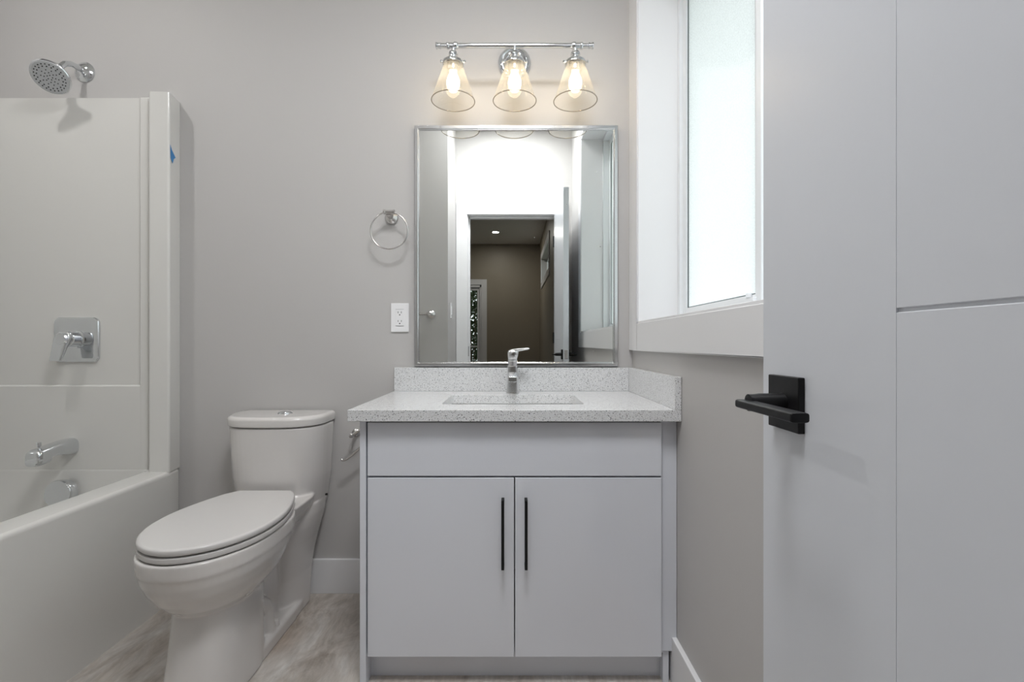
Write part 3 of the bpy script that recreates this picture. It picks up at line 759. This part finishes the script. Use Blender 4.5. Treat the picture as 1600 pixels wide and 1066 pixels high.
for k, sx in enumerate((LX-.2305, LX, LX+.2275)):
    b = MB()
    b.lathe([(.0085, LZ+.003), (.0085, LZ-.006), (.006, LZ-.010), (.006, LZ-.018), (.012, LZ-.021), (.0165, LZ-.026), (.0185, LZ-.032), (.0185, LZ-.035), (.012, LZ-.037), (.0115, LZ-.043), (.017, LZ-.048), (.030, LZ-.054), (.0385, LZ-.061), (.040, LZ-.064), (.040, LZ-.072), (.036, LZ-.072), (.030, LZ-.066)], (sx, LY, 0), (0, 0, 1), 40)
    hl = obj('lamp_holder', b, M['chrome'], vl, smooth=True, angle=45)
    for a in (-.35, PI+.35, PI/2):
        c = Vector((sx+.039*math.cos(a), LY+.039*math.sin(a), LZ-.068)); dr = Vector((math.cos(a), math.sin(a), 0))
        obj('thumbscrew', MB().lathe([(.003, 0), (.003, .005), (.0055, .0055), (.0055, .009), (.0035, .011)], c, dr, 14), M['chrome'], hl, smooth=True)
    b = MB().lathe([(.0245, LZ-.068), (.0245, LZ-.094), (.020, LZ-.099), (.013, LZ-.100)], (sx, LY, 0), (0, 0, 1), 32)
    obj('socket', b, M['nickel'], hl, smooth=True)
    b = MB(); zt, zb = LZ-.069, 1.911
    b.cur = 0
    b.lathe([(.0335, zt), (.0365, zt-.008), (.0805, zb+.003)], (sx, LY, 0), (0, 0, 1), 56, False, False)
    ring = [(sx+.0808*math.cos(2*PI*i/56), LY+.0808*math.sin(2*PI*i/56), zb+.0015) for i in range(56)]
    b.cur = 1; b.tube(ring, .0018, 8, closed=True)
    obj('glass_shade', b, [M['shade'], M['rim']], vl, smooth=True, angle=50)
    b = MB(); zc = 1.985
    b.lathe([(.013, 2.024), (.014, 2.014), (.019, 2.004), (.0235, 1.992), (.0245, 1.978), (.0215, 1.962), (.013, 1.950), (.004, 1.945)], (sx, LY, 0), (0, 0, 1), 32)
    bl = obj('bulb', b, M['filament'], vl, smooth=True)
    bl.visible_shadow = True
    l = bpy.data.lights.new('bulb_light', 'POINT'); l.energy = 3.7; l.color = (1, .74, .44); l.shadow_soft_size = .027
    lo = bpy.data.objects.new('bulb_light', l); COL.objects.link(lo); lo.location = (sx, LY, zc-.005)

# ------------------------------------------------------------------ towel ring, outlet, paper holder
t = thing('towel_ring', 'round chrome towel ring on the wall left of the mirror', 'towel ring', (-.482, D, 1.44))
b = MB(); b.lathe([(.027, 0), (.027, .005), (.024, .010), (.017, .014), (.011, .020), (.009, .044), (.011, .05)], (-.485, D, 1.510), (0, -1, .06), 40)
b.lathe([(.007, 0), (.0095, .001), (.0095, .007), (.0075, .009), (.0075, .037), (.0095, .039), (.0095, .045), (.007, .046)], (-.505, D-.055, 1.519), (1, 0, 0), 24)
obj('mount', b, M['nickel'], t, smooth=True)
R = .0725
ring = [(-.4815+R*math.sin(2*PI*i/64), D-.056, 1.5185-R+R*math.cos(2*PI*i/64)) for i in range(64)]
obj('ring', MB().tube(ring, .0032, 12, closed=True), M['nickel'], t, smooth=True)

t = thing('wall_outlet', 'white duplex electrical outlet on the wall beside the mirror', 'outlet', (-.4515, D, 1.049))
ox, oz = -.4515, 1.1075
obj('cover_plate', B(ox-.036, ox+.036, D-.006, D, oz-.058, oz+.058), M['plastic'], t, bevel=.002, seg=3)
obj('receptacle', B(ox-.0165, ox+.0165, D-.0075, D-.005, oz-.033, oz+.033), M['plastic'], t, bevel=.0008)
b = MB()
for dz in (.0175, -.0175):
    for dx in (-.0065, .0065): b.box(ox+dx-.001, ox+dx+.001, D-.0078, D-.007, oz+dz-.0005, oz+dz+.0075)
    b.cyl((ox, D-.007, oz+dz-.0065), (ox, D-.0078, oz+dz-.0065), .0026, seg=14)
b.box(ox-.0165, ox+.0165, D-.00765, D-.007, oz-.0335, oz-.0329); b.box(ox-.0165, ox+.0165, D-.00765, D-.007, oz+.0329, oz+.0335)
obj('slots', b, M['dark'], t)

t = thing('toilet_paper_holder', 'empty chrome toilet paper holder half hidden behind the vanity side', 'toilet paper holder', (-.610, D, .55))
hx_, hz_ = -.600, .655
b = MB(); b.lathe([(.0168, 0), (.0168, .004), (.0145, .007), (.009, .010), (.0075, .03), (.0075, .052), (.009, .056), (.009, .066), (.005, .070)], (-.628, D, .643), (0, -1, 0), 32)
obj('mount', b, M['nickel'], t, smooth=True)
yy = D-.062
b = MB(); pth = [(-.628, yy, .643), (-.612, yy, .654), (-.594, yy, .664), (-.570, yy, .668), (-.548, yy-.002, .660), (-.540, yy-.004, .642), (-.548, yy-.005, .625), (-.570, yy-.006, .611), (-.598, yy-.006, .591), (-.622, yy-.006, .570), (-.640, yy-.006, .556), (-.651, yy-.006, .550), (-.659, yy-.006, .549), (-.664, yy-.006, .552)]
b.tube(pth, .0055, 14)
obj('arm', b, M['nickel'], t, smooth=True)

# ------------------------------------------------------------------ shrub outside the glazed door
sh = thing('garden_shrub', 'leafy green shrub outside the glazed bedroom door, seen in the mirror', 'shrub', (-.75, -5.6, -.22))
b = MB(); rnd = random.Random(3)
for _ in range(14):
    a = rnd.uniform(0, 6.28); h = rnd.uniform(1.2, 2.1)
    b.tube([(-.75+.05*math.cos(a), -5.6+.05*math.sin(a), -.22), (-.75+.25*math.cos(a), -5.6+.2*math.sin(a), .4), (-.75+.7*math.cos(a), -5.6+.3*math.sin(a), h)], [.02, .014, .005], 6)
obj('stems', b, M['bark'], sh)
b = MB()
for _ in range(9000):
    x = rnd.gauss(-.75, .50); y = rnd.gauss(-5.65, .2); z = rnd.uniform(-.05, 2.35)
    c = Vector((x, y, z)); u = Vector((rnd.gauss(0, 1), rnd.gauss(0, 1), rnd.gauss(0, 1))).normalized(); v = u.orthogonal().normalized()
    l_ = rnd.uniform(.03, .055); w_ = l_*.45; k = len(b.v)
    b.v += [tuple(c-u*l_), tuple(c+v*w_), tuple(c+u*l_), tuple(c-v*w_)]; b.face((k, k+1, k+2, k+3))
lf = obj('leaves', b, M['foliage'], sh); lf['kind'] = 'stuff'
